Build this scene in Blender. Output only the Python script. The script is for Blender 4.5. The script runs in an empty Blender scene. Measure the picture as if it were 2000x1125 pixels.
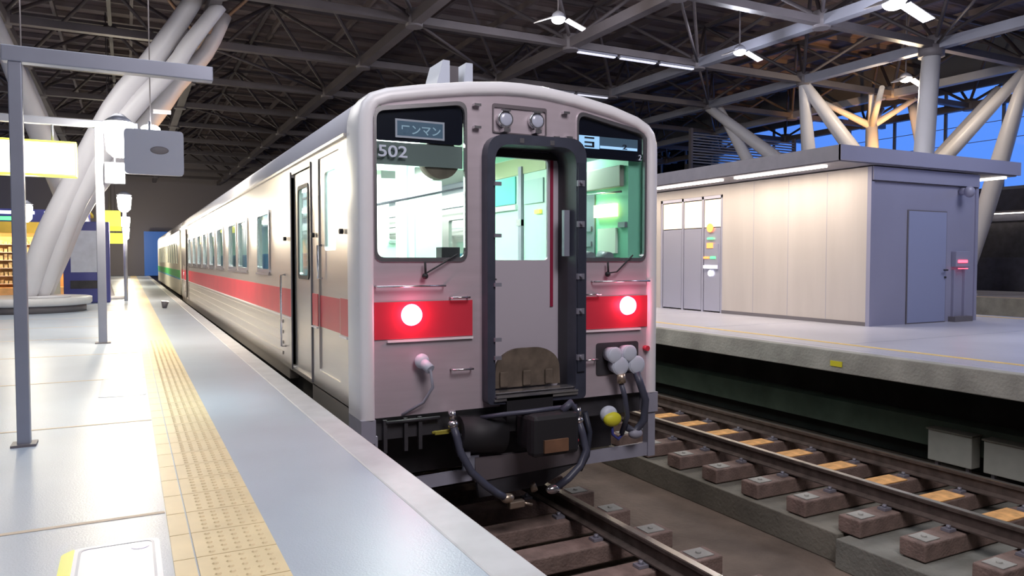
import bpy, bmesh, math, random
from mathutils import Vector, Matrix
random.seed(7)
PI = math.pi
S = bpy.context.scene
col = S.collection

# ------------------------------------------------------------------ camera
F_PX = 1457.0
yaw = math.atan(750 / F_PX); pitch = math.atan(55.5 / F_PX)
cam_d = bpy.data.cameras.new('camera'); cam = bpy.data.objects.new('camera', cam_d); col.objects.link(cam)
cam_d.sensor_width = 36; cam_d.lens = 36 * F_PX / 2000; cam_d.clip_end = 400
cam.location = (0, 0, 2.12); cam.rotation_euler = (PI/2 - pitch, 0, -yaw)
S.camera = cam
# ------------------------------------------------------------------ world: blue dusk
w = bpy.data.worlds.new('dusk'); S.world = w; w.use_nodes = True
bg = w.node_tree.nodes['Background']; bg.inputs[0].default_value = (0.105, 0.27, 0.84, 1); bg.inputs[1].default_value = 1.3
S.view_settings.view_transform = 'Standard'; S.view_settings.look = 'None'
S.view_settings.exposure = 0.0; S.view_settings.gamma = 1.0; S.view_settings.use_curve_mapping = False

def light(name, kind, loc, power, color=(1, 1, 1), size=.3, size_y=None, target=None, spot=None):
    d = bpy.data.lights.new(name, kind); d.energy = power; d.color = color
    if kind == 'AREA':
        d.size = size
        if size_y: d.shape = 'RECTANGLE'; d.size_y = size_y
    else: d.shadow_soft_size = size
    if spot: d.spot_size = math.radians(spot); d.spot_blend = .6
    o = bpy.data.objects.new(name, d); col.objects.link(o); o.location = loc
    if target is not None:
        o.rotation_euler = (Vector(target) - Vector(loc)).to_track_quat('-Z', 'Y').to_euler()
    return o
WARM = (1, .80, .55); WHITE = (1, .96, .92); COOL = (.90, .94, 1); BLUEW = (.86, .88, 1)
# unseen overhead area lights of the hall at roof level, without lamp bodies
light('hall_flood', 'AREA', (-1.0, 5.5, 7.6), 200, (.86, .92, 1), 3.0, 7, (-.4, 5.5, 0))
light('hall_flood', 'AREA', (-1.6, 15.5, 7.6), 380, WHITE, 3.0, 7, (-1, 15, 0))
light('hall_flood', 'AREA', (2.5, -.5, 7.0), 330, (1, .93, .97), 3.0, 3, (3.0, 5.5, 1.8))
light('hall_flood', 'AREA', (14.0, 4.5, 7.6), 250, BLUEW, 3.0, 3, (13.5, 7, 0))
light('hall_flood', 'AREA', (5.6, 12.5, 7.9), 330, (1, .92, .86), 2.0, 5, (11.0, 12.0, 1.6))

# ------------------------------------------------------------------ materials
M = {}
def mat(name, c, rough=.5, metal=0, emit=None, es=0, noise=0, nscale=4, bump=0, bscale=60, stretch=None, spec=.5):
    m = bpy.data.materials.new(name); m.use_nodes = True; nt = m.node_tree; b = nt.nodes['Principled BSDF']
    b.inputs['Base Color'].default_value = (*c, 1); b.inputs['Roughness'].default_value = rough
    b.inputs['Metallic'].default_value = metal; b.inputs['Specular IOR Level'].default_value = spec
    if emit: b.inputs['Emission Color'].default_value = (*emit, 1); b.inputs['Emission Strength'].default_value = es
    if noise or bump:
        tc = nt.nodes.new('ShaderNodeTexCoord'); mp = nt.nodes.new('ShaderNodeMapping')
        nt.links.new(tc.outputs['Object'], mp.inputs[0])
        if stretch: mp.inputs['Scale'].default_value = stretch
    if noise:
        n = nt.nodes.new('ShaderNodeTexNoise'); n.inputs['Scale'].default_value = nscale; n.inputs['Detail'].default_value = 5
        nt.links.new(mp.outputs[0], n.inputs['Vector'])
        r = nt.nodes.new('ShaderNodeValToRGB')
        r.color_ramp.elements[0].position = .3; r.color_ramp.elements[1].position = .7
        r.color_ramp.elements[0].color = (*[x * (1 - noise) for x in c], 1); r.color_ramp.elements[1].color = (*[min(1, x * (1 + noise)) for x in c], 1)
        nt.links.new(n.outputs[0], r.inputs[0]); nt.links.new(r.outputs[0], b.inputs['Base Color'])
    if bump:
        n2 = nt.nodes.new('ShaderNodeTexNoise'); n2.inputs['Scale'].default_value = bscale
        bp = nt.nodes.new('ShaderNodeBump'); bp.inputs['Strength'].default_value = bump; bp.inputs['Distance'].default_value = .02
        nt.links.new(mp.outputs[0], n2.inputs['Vector']); nt.links.new(n2.outputs[0], bp.inputs['Height']); nt.links.new(bp.outputs[0], b.inputs['Normal'])
    M[name] = m; return m
def glass(name, tint=(.93, .97, .97), gl=1.0):
    m = bpy.data.materials.new(name); m.use_nodes = True; nt = m.node_tree; nt.nodes.clear()
    o = nt.nodes.new('ShaderNodeOutputMaterial'); mx = nt.nodes.new('ShaderNodeMixShader'); t = nt.nodes.new('ShaderNodeBsdfTransparent')
    g = nt.nodes.new('ShaderNodeBsdfGlossy'); f = nt.nodes.new('ShaderNodeFresnel'); f.inputs[0].default_value = 1.35
    t.inputs[0].default_value = (*tint, 1); g.inputs['Roughness'].default_value = .04; g.inputs['Color'].default_value = (gl, gl, gl, 1)
    nt.links.new(f.outputs[0], mx.inputs[0]); nt.links.new(t.outputs[0], mx.inputs[1]); nt.links.new(g.outputs[0], mx.inputs[2]); nt.links.new(mx.outputs[0], o.inputs[0])
    M[name] = m; return m
mat('platform', (.42, .475, .56), .36, noise=.10, nscale=.7, bump=.08, bscale=120)
mat('platform_right', (.52, .52, .60), .30, noise=.08, nscale=.8, bump=.05, bscale=90)
mat('joint', (.62, .52, .40), .6)
mat('edge', (.56, .56, .58), .5, noise=.08, nscale=6)
mat('tactile', (.78, .62, .36), .45, noise=.07, nscale=5)
mat('yellow_line', (.80, .58, .18), .5, noise=.1, nscale=8)
mat('concrete', (.20, .19, .155), .85, noise=.28, nscale=1.6, bump=.4, bscale=25)
mat('concrete_pale', (.36, .36, .33), .8, noise=.25, nscale=2.5, bump=.4, bscale=30)
mat('bed', (.16, .125, .10), .9, noise=.45, nscale=1.3, bump=.6, bscale=20)
mat('sleeper', (.24, .17, .145), .85, noise=.28, nscale=7, bump=.4, bscale=50)
mat('sleeper_orange_light', (.80, .42, .15), .8, noise=.3, nscale=9)
mat('rail_rust', (.10, .075, .065), .7, metal=.2, noise=.35, nscale=9)
mat('rail_top', (.50, .47, .42), .3, metal=.9)
mat('dark', (.018, .017, .020), .6)
mat('dark2', (.045, .043, .050), .6, noise=.3, nscale=5)
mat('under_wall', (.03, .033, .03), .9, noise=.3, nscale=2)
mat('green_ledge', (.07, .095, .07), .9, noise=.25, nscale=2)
mat('stainless', (.55, .475, .52), .42, metal=.25, noise=.05, nscale=2, stretch=(1, 1, 8))
mat('stainless_side', (.66, .62, .58), .30, metal=.75, noise=.05, nscale=1.5, stretch=(1, .3, 6))
mat('white_paint', (.86, .84, .86), .30, noise=.02, nscale=3)
mat('roof_paint', (.50, .50, .56), .4)
mat('red', (.66, .045, .075), .35, noise=.06, nscale=3)
mat('silver', (.75, .73, .75), .22, metal=.9)
mat('hood', (.045, .05, .075), .45, noise=.15, nscale=8)
mat('door_grey', (.60, .55, .62), .42, metal=.15)
mat('red_reflection', (.30, .02, .06), .4)
mat('brown_plate', (.13, .10, .075), .7, noise=.3, nscale=9)
mat('mint', (.58, .82, .69), .5)
mat('mint_dark', (.12, .36, .30), .5)
mat('cream', (.82, .84, .76), .5)
mat('seat', (.05, .20, .28), .8)
mat('floor_in', (.26, .28, .26), .6)
mat('black_mask', (.012, .012, .022), .2)
mat('display', (.05, .08, .12), .3, emit=(.16, .28, .42), es=.18)
mat('display_on', (.2, .3, .4), .3, emit=(.35, .62, .95), es=.9)
mat('display_text', (.35, .5, .6), .4, emit=(.4, .6, .75), es=.12)
mat('ink', (.01, .01, .02), .5)
mat('num', (.62, .68, .80), .4)
mat('lens_off', (.55, .58, .70), .15, spec=.8)
mat('tail_on', (.9, .1, .2), .2, emit=(1, .16, .30), es=11)
mat('tail_core', (.9, .5, .6), .2, emit=(1, .62, .72), es=22)
mat('rubber', (.03, .035, .055), .5)
mat('hose', (.07, .075, .11), .4)
mat('skirt', (.33, .33, .40), .5, noise=.08)
mat('yellow_part', (.75, .70, .04), .5)
mat('brass', (.55, .45, .35), .35, metal=.8)
mat('ivory', (.80, .76, .62), .4, noise=.04)
mat('green_band', (.10, .62, .16), .4)
mat('blue_band', (.05, .45, .70), .4)
mat('steel', (.27, .27, .32), .45, metal=.3, noise=.08)
mat('steel_blue', (.34, .36, .44), .38, metal=.35, noise=.08, nscale=2)
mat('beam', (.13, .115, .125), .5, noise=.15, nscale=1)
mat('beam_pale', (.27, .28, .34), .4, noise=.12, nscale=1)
mat('brace', (.085, .072, .08), .55, noise=.2, nscale=1)
mat('column', (.72, .71, .75), .35, noise=.04, nscale=1)
mat('gusset', (.17, .155, .17), .5)
mat('wood_deck', (.20, .155, .165), .6, noise=.35, nscale=1.5, stretch=(.3, 6, 1))
mat('slat', (.20, .165, .17), .6)
mat('bench_rim', (.70, .69, .70), .4, noise=.05)
mat('bldg_face', (.60, .55, .52), .42, metal=.15, noise=.05, nscale=.9, stretch=(1, 3, .4))
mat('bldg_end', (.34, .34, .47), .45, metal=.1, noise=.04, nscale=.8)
mat('bldg_roof', (.22, .22, .27), .5, noise=.08)
mat('bldg_door', (.31, .34, .52), .42)
mat('steel_door', (.52, .52, .64), .3, metal=.35)
mat('lamp_strip', (1, .95, .9), .4, emit=(1, .90, .80), es=7)
mat('lamp_white', (1, 1, 1), .4, emit=(.93, .97, 1), es=22)
mat('lamp_warm', (1, .9, .8), .4, emit=(1, .80, .58), es=14)
mat('lamp_platform', (1, 1, .95), .4, emit=(1, .96, .84), es=26)
mat('tube_in', (1, 1, 1), .4, emit=(.92, 1, .95), es=9)
mat('sign_lit', (1, 1, .9), .4, emit=(1, .98, .72), es=2.6)
mat('sign_yellow', (.9, .85, .1), .4, emit=(.95, .92, .10), es=1.0)
mat('sign_white', (.62, .66, .76), .4)
mat('glow_green', (.1, .9, .3), .4, emit=(.12, 1, .25), es=1.8)
mat('reflection_orange', (1, .4, .1), .4, emit=(1, .26, .08), es=1.6)
mat('led_red', (1, .1, .1), .4, emit=(1, .08, .14), es=3.5)
mat('glow_white', (1, 1, 1), .4, emit=(.95, .95, 1), es=2.2)
mat('shop_yellow', (.90, .62, .10), .5, noise=.06)
mat('shop_wood', (.80, .48, .22), .5, noise=.15, nscale=6)
mat('goods', (.85, .60, .35), .6, noise=.5, nscale=14)
mat('vending', (.06, .07, .30), .3)
mat('poster', (.66, .70, .82), .4, noise=.08, nscale=5)
mat('floor_white', (.90, .90, .95), .22)
mat('sticker_yellow', (.80, .82, .06), .35)
mat('sticker_lilac', (.55, .50, .80), .35)
mat('sticker_grey', (.45, .47, .55), .4)
mat('wall_dark', (.05, .05, .07), .6, noise=.2)
mat('mullion', (.16, .17, .20), .5)
mat('box_pale', (.46, .47, .42), .7, noise=.1)
mat('strip_glow_dim', (.9, .9, 1), .4, emit=(.80, .82, 1), es=.85); mat('lobby_glow', (1, .9, .75), .4, emit=(1, .74, .46), es=.75)
mat('sign_lit2', (1, 1, .95), .4, emit=(1, .97, .88), es=5); mat('dusk_sky_blue', (.03, .12, .42), .4, emit=(.03, .14, .50), es=.35)
mat('header_dim', (.16, .19, .18), .5); mat('hood2', (.035, .035, .045), .5); mat('stainless_dk', (.20, .175, .19), .4, metal=.4); mat('rust', (.22, .11, .06), .8, noise=.3); mat('led_dull_red', (.6, .05, .07), .4); mat('yellow_dull', (.35, .30, .04), .6); mat('slab_pale', (.24, .24, .21), .85, noise=.25, nscale=2.5, bump=.4, bscale=30); mat('mint_panel', (.36, .54, .44), .5); mat('far_wall', (.32, .29, .30), .6); mat('mint_dark2', (.26, .62, .46), .5); mat('brown_lit', (.30, .27, .25), .5); mat('olive', (.30, .36, .20), .5); mat('teal_grey', (.28, .42, .38), .4); mat('teal', (.08, .42, .36), .3); mat('sign_board', (.36, .38, .47), .4); mat('sign_lit_y', (1, 1, .6), .4, emit=(1, 1, .35), es=5)
glass('glass'); glass('glass_side', (.80, .90, .92)); glass('glass_hall', (.9, .95, 1.0), .6)

# ------------------------------------------------------------------ helpers
class MB:
    def __init__(s): s.b = bmesh.new()
    def box(s, x0, x1, y0, y1, z0, z1, bev=0):
        t = bmesh.new()
        v = [t.verts.new(p) for p in ((x0,y0,z0),(x1,y0,z0),(x1,y1,z0),(x0,y1,z0),(x0,y0,z1),(x1,y0,z1),(x1,y1,z1),(x0,y1,z1))]
        for f in ((3,2,1,0),(4,5,6,7),(0,1,5,4),(1,2,6,5),(2,3,7,6),(3,0,4,7)): t.faces.new([v[i] for i in f])
        if bev: bmesh.ops.bevel(t, geom=t.edges[:], offset=bev, segments=2, profile=.5, affect='EDGES')
        s.join(t); return s
    def join(s, t):
        me = bpy.data.meshes.new('tmp'); t.to_mesh(me); t.free(); s.b.from_mesh(me); bpy.data.meshes.remove(me)
    def mesh(s, me): s.b.from_mesh(me); bpy.data.meshes.remove(me); return s
    def tube(s, pts, r, n=10, cap=True):
        pts = [Vector(p) for p in pts]; rr = r if isinstance(r, (list, tuple)) else [r] * len(pts)
        up0 = None; rings = []
        for i, p in enumerate(pts):
            d = (pts[min(i+1, len(pts)-1)] - pts[max(i-1, 0)]).normalized()
            if up0 is None or abs(up0.dot(d)) > .98: up0 = Vector((0, 0, 1)) if abs(d.z) < .9 else Vector((1, 0, 0))
            a = d.cross(up0).normalized(); c = a.cross(d).normalized(); up0 = c
            rings.append([s.b.verts.new(p + rr[i] * (math.cos(2*PI*k/n) * a + math.sin(2*PI*k/n) * c)) for k in range(n)])
        for q in range(len(rings) - 1):
            for k in range(n):
                f = s.b.faces.new((rings[q][k], rings[q][(k+1) % n], rings[q+1][(k+1) % n], rings[q+1][k])); f.smooth = True
        if cap:
            s.b.faces.new(rings[0][::-1]); s.b.faces.new(rings[-1])
        return s
    def beam(s, p0, p1, w, h=None):
        h = h or w; p0 = Vector(p0); p1 = Vector(p1); d = (p1 - p0).normalized()
        up = Vector((0, 0, 1)) if abs(d.z) < .9 else Vector((0, 1, 0)); a = d.cross(up).normalized() * w / 2; c = a.cross(d).normalized() * h / 2
        v = [s.b.verts.new(p + i * a + j * c) for p in (p0, p1) for i, j in ((-1,-1),(1,-1),(1,1),(-1,1))]
        for f in ((3,2,1,0),(4,5,6,7),(0,1,5,4),(1,2,6,5),(2,3,7,6),(3,0,4,7)): s.b.faces.new([v[i] for i in f])
        return s
    def disc(s, c, r, axis='y', t=.04, n=28, bev=0):
        c = Vector(c); ax = {'x': Vector((1,0,0)), 'y': Vector((0,1,0)), 'z': Vector((0,0,1))}[axis]
        return s.tube([c - ax*t/2, c + ax*t/2], r, n)
    def sphere(s, c, r, sc=(1, 1, 1), seg=20):
        t = bmesh.new(); bmesh.ops.create_uvsphere(t, u_segments=seg, v_segments=seg // 2 + 2, radius=r)
        bmesh.ops.scale(t, vec=sc, verts=t.verts); bmesh.ops.translate(t, vec=c, verts=t.verts)
        for f in t.faces: f.smooth = True
        s.join(t); return s
    def build(s, name, m, parent=None, bev=0, loc=None):
        bmesh.ops.recalc_face_normals(s.b, faces=s.b.faces)
        me = bpy.data.meshes.new(name); s.b.to_mesh(me); s.b.free(); me.materials.append(M[m])
        o = bpy.data.objects.new(name, me); col.objects.link(o)
        if parent: o.parent = parent
        if loc: o.location = loc
        if bev:
            md = o.modifiers.new('bevel', 'BEVEL'); md.width = bev; md.segments = 2; md.limit_method = 'ANGLE'
        return o
def B(*a, bev=0): return MB().box(*a, bev=bev)
def rounded(pts, r, seg=6):
    out = []; n = len(pts); rs = r if isinstance(r, (list, tuple)) else [r] * n
    for i in range(n):
        p = Vector(pts[i]); a = Vector(pts[i-1]) - p; b = Vector(pts[(i+1) % n]) - p
        if rs[i] <= 0: out.append(tuple(p)); continue
        rr = min(rs[i], a.length * .48, b.length * .48); a = a.normalized() * rr; b = b.normalized() * rr
        for k in range(seg + 1):
            t = k / seg; out.append(tuple((1-t)**2 * (p + a) + 2*t*(1-t) * p + t*t * (p + b)))
    return out
def rect(x0, x1, z0, z1, r=0): 
    p = [(x0, z0), (x1, z0), (x1, z1), (x0, z1)]
    return rounded(p, r) if r else p
def plate_mesh(outer, holes=(), thick=.02, plane='xz', at=0.0):
    cu = bpy.data.curves.new('c', 'CURVE'); cu.dimensions = '2D'; cu.fill_mode = 'BOTH'; cu.extrude = thick / 2
    for ring in [outer] + list(holes):
        sp = cu.splines.new('POLY'); sp.points.add(len(ring) - 1)
        for k, p in enumerate(ring): sp.points[k].co = (p[0], p[1], 0, 1)
        sp.use_cyclic_u = True
    o = bpy.data.objects.new('c', cu); me = bpy.data.meshes.new_from_object(o)
    if plane == 'xz': mt = Matrix(((1,0,0,0),(0,0,1,at),(0,1,0,0),(0,0,0,1)))
    elif plane == 'yz': mt = Matrix(((0,0,1,at),(1,0,0,0),(0,1,0,0),(0,0,0,1)))
    else: mt = Matrix.Translation((0, 0, at))
    me.transform(mt); bpy.data.objects.remove(o); bpy.data.curves.remove(cu)
    return me
def plate(name, m, outer, holes=(), thick=.02, plane='xz', at=0.0, parent=None):
    return MB().mesh(plate_mesh(outer, holes, thick, plane, at)).build(name, m, parent)
def text(name, body, m, size, loc, parent=None, rot=(PI/2, 0, 0), ext=.003, sx=1):
    cu = bpy.data.curves.new('t', 'FONT'); cu.body = body; cu.size = size; cu.extrude = ext; cu.offset = size * .012
    o = bpy.data.objects.new('t', cu); me = bpy.data.meshes.new_from_object(o); bpy.data.objects.remove(o); bpy.data.curves.remove(cu)
    me.name = name; me.materials.clear(); me.materials.append(M[m])
    r = bpy.data.objects.new(name, me); col.objects.link(r); r.parent = parent; r.location = loc; r.rotation_euler = rot; r.scale = (sx, 1, 1); return r
def tag(o, label=None, cat=None, group=None, kind=None):
    if label: o['label'] = label
    if cat: o['category'] = cat
    if group: o['group'] = group
    if kind: o['kind'] = kind
    return o
def thing(name, label, cat, loc=(0, 0, 0), group=None):
    o = bpy.data.objects.new(name, None); col.objects.link(o); o.location = loc; o.empty_display_size = .2
    return tag(o, label, cat, group)
def copy_tree(o, loc=None, label=None, parent=None):
    c = o.copy(); col.objects.link(c)
    if parent: c.parent = parent
    if loc is not None: c.location = loc
    if label: c['label'] = label
    for ch in [k for k in bpy.data.objects if k.parent == o]: copy_tree(ch, parent=c)
    return c
def struct(name, mb, m): o = mb.build(name, m); o['kind'] = 'structure'; return o
PZ = .92

# ================================================================== SETTING
struct('floor', B(-9, 31, -9, 75, -.9, -.6), 'bed')
o = struct('floor_left_platform', B(-9, 1.20, -6, 70, -.58, PZ), 'platform')
struct('trim_1', B(1.20, 1.40, -6, 70, PZ - .30, PZ + .002, bev=.012), 'edge')
struct('trim_2', B(1.2001, 1.30, -6, 70, -.58, PZ - .302), 'under_wall')
struct('floor_right_platform', B(8.40, 16.5, -6, 70, PZ - .26, PZ), 'platform_right')
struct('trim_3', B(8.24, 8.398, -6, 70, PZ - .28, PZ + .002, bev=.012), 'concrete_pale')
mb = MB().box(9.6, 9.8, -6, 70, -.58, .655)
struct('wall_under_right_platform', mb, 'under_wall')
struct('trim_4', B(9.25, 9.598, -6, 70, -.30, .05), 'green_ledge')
struct('floor_far_platform', B(24.2, 29.6, -6, 70, -.58, PZ), 'platform_right')
struct('trim_5', B(24.08, 24.198, -6, 70, .2, PZ + .002), 'concrete_pale')
# joint lines of the platform paving
mb = MB()
for y in [3.87 + 2.3 * k for k in range(-3, 26)]: mb.box(-8.9, .136, y - .016, y + .016, PZ, PZ + .002)
struct('trim_6', mb, 'joint')
mb = MB()
for y in [4.2 + 3.0 * k for k in range(-3, 20)]: mb.box(9.12, 16.4, y - .01, y + .01, PZ, PZ + .002)
struct('trim_7', mb, 'sticker_grey')
mb = MB()
mb.box(8.55, 8.575, -6, 70, PZ, PZ + .002)
struct('trim_8', mb, 'sticker_grey')

# tactile strip, domed tiles
t = thing('tactile_paving', 'pale yellow tactile paving strip along the left platform', 'paving', (.34, 5, PZ))
mb = MB()
for k in range(220):
    y = -4 + .3 * k - 5
    mb.box(-.115, .195, y + .003, y + .297, 0, .006)
mb.build('tile', 'tactile', t)
mb = MB()
for k in range(220):
    y = -4 + .3 * k - 5; mb.box(-.20, -.122, y + .003, y + .297, 0, .006)
mb.build('border_strip', 'tactile', t)
mb = MB()
for k in range(34):
    for i in range(5):
        for j in range(5):
            x = -.085 + .031 + i * .052; y = 2.0 + .3 * k - 5 + .04 + j * .055
            r = .014; vb = [mb.b.verts.new((x + r*math.cos(a*PI/3), y + r*math.sin(a*PI/3), .006)) for a in range(6)]
            vt = [mb.b.verts.new((x + r*.55*math.cos(a*PI/3), y + r*.55*math.sin(a*PI/3), .011)) for a in range(6)]
            for a in range(6): mb.b.faces.new((vb[a], vb[(a+1) % 6], vt[(a+1) % 6], vt[a]))
            mb.b.faces.new(vt)
o = mb.build('tactile_dome', 'tactile', t); o['kind'] = 'stuff'
o = B(8.96, 9.06, -6, 70, PZ, PZ + .004).build('yellow_line', 'yellow_line'); tag(o, 'thin yellow line along the edge of the right platform', 'line')
o = B(16.0, 16.12, -6, 70, PZ, PZ + .004).build('yellow_line', 'yellow_line'); tag(o, 'thin yellow line on the right platform beyond the grey cabin', 'line')
o = B(24.5, 24.62, -6, 70, PZ, PZ + .004).build('yellow_line', 'yellow_line'); tag(o, 'thin yellow line on the farthest platform', 'line')

# floor sign and a plain white floor patch
def floor_sheet(label, x0, x1, y0, y1, full):
    t = thing('floor_sheet', label, 'sign', ((x0+x1)/2, (y0+y1)/2, PZ)); w_, h_ = (x1-x0)/2, (y1-y0)/2
    plate('sheet', 'floor_white', rounded([(-w_,-h_),(w_,-h_),(w_,h_),(-w_,h_)], .05), thick=.003, plane='xy', at=.002, parent=t)
    if full:
        plate('yellow_edge', 'sticker_yellow', rounded([(-w_-.025,-h_),(-w_+.02,-h_),(-w_+.02,h_),(-w_-.025,h_-.05)], .02), thick=.003, plane='xy', at=.003, parent=t)
        plate('border_line', 'sticker_grey', rounded([(-w_+.035,-h_+.02),(w_-.02,-h_+.02),(w_-.02,h_-.02),(-w_+.035,h_-.02)], .04), [rounded([(-w_+.045,-h_+.03),(w_-.03,-h_+.03),(w_-.03,h_-.03),(-w_+.045,h_-.03)], .035)], thick=.002, plane='xy', at=.0045, parent=t)
        MB().disc((w_-.075, h_-.085, .0045), .035, 'z', .002).build('round_mark', 'sticker_lilac', t)
    return t
floor_sheet('white floor sign with yellow left edge on the near platform', -.235, .10, 2.55, 3.53, True)
floor_sheet('small white rounded floor patch beside tactile strip, beyond the near post', -.25, .125, 7.35, 8.45, False)

# ================================================================== TRACKS
def rail_mb(y0, y1):
    mb = MB()
    prof = [(-.065, -.15), (.065, -.15), (.065, -.138), (.012, -.118), (.012, -.045), (.034, -.03), (.034, -.004), (.026, 0), (-.026, 0), (-.034, -.004), (-.034, -.03), (-.012, -.045), (-.012, -.118), (-.065, -.138)]
    a = [mb.b.verts.new((x, y0, z)) for x, z in prof]; b = [mb.b.verts.new((x, y1, z)) for x, z in prof]
    for i in range(len(prof)): mb.b.faces.new((a[i], a[(i+1) % len(prof)], b[(i+1) % len(prof)], b[i]))
    mb.b.faces.new(a[::-1]); mb.b.faces.new(b); return mb
for x, lab in ((2.38, 'left rail of the train track, nearest the left platform'), (3.48, 'right rail of the track under the train'), (6.25, 'nearer rail of the empty right-hand track'), (7.37, 'farther rail of the empty track, nearest right platform')):
    t = thing('rail', lab, 'rail', (x, 0, 0))
    rail_mb(-3, 66).build('rail_web', 'rail_rust', t)
    B(-.030, .030, -3, 66, .0005, .004).build('running_surface', 'rail_top', t)
# concrete slabs under both tracks
ys = [-4.0, 4.5, 16.5, 28.5, 40.5, 52.5]
for i, y in enumerate(ys):
    x0 = 5.50 if i == 0 else 5.60
    o = MB().box(x0, 8.05, y + .02, y + (8.46 if i == 0 else 11.96), -.60, -.335, bev=.01).build('track_slab', 'slab_pale' if i == 0 else 'concrete')
    tag(o, ['pale concrete slab of right track ending at joint, nearest camera', 'long concrete slab of the right track beyond the joint'][min(i, 1)] if i < 2 else 'distant concrete slab of the right track', 'slab', None if i < 2 else 'distant slabs of the right track')
for i, y in enumerate(ys):
    o = MB().box(1.55, 4.20, y + .02, y + (8.46 if i == 0 else 11.96), -.60, -.40, bev=.01).build('track_slab', 'bed')
    tag(o, 'dark concrete slab under the train track, nearest camera' if i == 0 else 'dark slab beneath the train', 'slab', None if i == 0 else 'slabs beneath the train')
# sleepers
def make_sleeper(lit_top=True):
    t = thing('sleeper', '', 'sleeper')
    MB().box(-1.15, 1.15, -.115, .115, -.15, 0, bev=.012).build('block', 'sleeper', t)
    if lit_top: B(-.30, .36, -.108, .108, .001, .010).build('orange_lit_top', 'sleeper_orange_light', t)  # orange light on the sleeper top, put in as a coloured layer
    for s in (-1, 1):
        for q in (-1, 1):
            mb = MB().box(s*.56 + q*.115 - .045, s*.56 + q*.115 + .045, -.04, .04, .002, .024).disc((s*.56 + q*.115, 0, .035), .018, 'z', .03, 8)
            mb.build('rail_clip', 'steel', t)
        MB().box(s*1.0 - .09, s*1.0 + .09, -.08, .08, .001, .008).disc((s*1.0, 0, .012), .022, 'z', .02, 10).build('end_plate', 'concrete_pale', t)
    return t
protos = {True: make_sleeper(True), False: make_sleeper(False)}; used = set()
for k in range(44):
    y = 3.25 + .6 * k
    for cx, lab, g in ((6.81, 'brown concrete sleeper of the empty right-hand track', 'sleepers of the right track'), (2.93, 'brown concrete sleeper of the track under the train', 'sleepers of the train track')):
        if cx < 5 and y > 9: continue
        o = copy_tree(protos[cx > 5]) if (cx > 5) in used else protos[cx > 5]; used.add(cx > 5)
        o.location = (cx, y, -.175); o['label'] = lab; o['group'] = g; 
        if cx < 5: o.location.z = -.18
o = MB().box(4.75, 4.86, 4.3, 4.36, -.6, -.585).build('scrap', 'concrete_pale'); tag(o, 'small pale scrap lying between the tracks', 'litter')
# equipment boxes under the right platform
for (y0, y1, lab) in ((5.42, 5.98, 'pale equipment box under right platform, left one'), (4.75, 5.28, 'pale equipment box under right platform, at the frame edge')):
    t = thing('equipment_box', lab, 'box', (9.2, (y0+y1)/2, -.6)); h = (y1-y0)/2
    MB().box(-.14, .04, -h, h, .17, .56, bev=.012).build('casing', 'box_pale', t)
    MB().box(-.16, .045, -h-.015, h+.015, .56, .58).build('lid', 'concrete', t)
    for s in (-1, 1): MB().box(-.08, -.03, s*h*.7-.02, s*h*.7+.02, 0, .17).build('leg', 'steel', t)
o = MB().box(8.228, 8.24, 6.62, 6.80, PZ-.20, PZ-.13).build('edge_mark', 'yellow_part'); tag(o, 'small yellow-green mark on the right platform edge', 'marker')

# ================================================================== ROOF
XN = [-7.3, -2.7, 1.9, 6.5, 11.1, 15.7, 20.25, 24.8, 29.4]
YN = [18 + 4.6 * k for k in range(-5, 10)]
HZ = 8.12; UZ = 10.2
struct('ceiling', B(-12, 31.5, -8, 64, 10.75, 10.95), 'wood_deck')
mb = MB()
for k in range(62): mb.box(-12, 31.5, -7.5 + 1.15 * k, -7.44 + 1.15 * k, 10.58, 10.74)
struct('ceiling_battens', mb, 'slat')
mb = MB()
for x in [-9 + 2.3 * k for k in range(18)]: mb.box(x, x + .10, -8, 64, 10.36, 10.57)
struct('ceiling_purlins', mb, 'slat')
names = ['over the far left of the hall', 'above the left platform columns', 'above the left platform edge', 'directly above the grey train', 'above the empty right-hand track', 'above the edge of the cabin roof', 'above the round white pillar', 'above the farthest platform', 'along the blue glazed side']
brace_proto = {}; collar = []
for i, x in enumerate(XN):
    t = thing('roof_truss', 'lengthwise steel roof truss ' + names[i], 'roof truss', (x, 18, HZ))
    w_ = .26
    MB().box(-.13, .13, -24, 45.5, -.12, .14).build('lower_chord', 'beam_pale' if i in (5, 6, 7) else 'beam', t)  # paler steel puts the light falling on these chords into their colour
    for j, y in enumerate(YN):
        for a in (-1, 1):
            for b in (-1, 1):
                if (a, b) not in brace_proto:
                    br = MB().tube([(0, 0, .1), (2.3*a, 2.3*b, UZ - HZ)], .055, 7, False).build('brace', 'brace', t); brace_proto[(a, b)] = br
                else:
                    br = brace_proto[(a, b)].copy(); col.objects.link(br); br.parent = t
                br.location = (0, y - 18, 0)
    for y in YN:
        if not collar: collar.append(MB().tube([(0, 0, -.17), (0, 0, .26)], .22, 12).build('node_collar', 'gusset', t)); c_ = collar[0]
        else: c_ = collar[0].copy(); col.objects.link(c_); c_.parent = t
        c_.location = (0, y - 18, 0)
    MB().box(2.24, 2.36, -22, 43, UZ-HZ-.06, UZ-HZ+.06).build('upper_chord', 'brace', t)
for j, y in enumerate(YN):
    t = thing('cross_beam', 'steel cross beam of the roof, running across all the tracks', 'roof beam', (11.1, y, HZ), 'cross beams of the hall roof')
    if abs(y - 18) < .1: t['label'] = 'cross beam of roof with added glowing strips above the train front'; del t['group']
    MB().box(-21, 19.5, -.11, .11, -.09, .10).build('lower_chord', 'beam', t)
    MB().box(-21, 19.5, 2.25, 2.35, UZ-HZ-.05, UZ-HZ+.05).build('upper_chord', 'brace', t)
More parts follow.
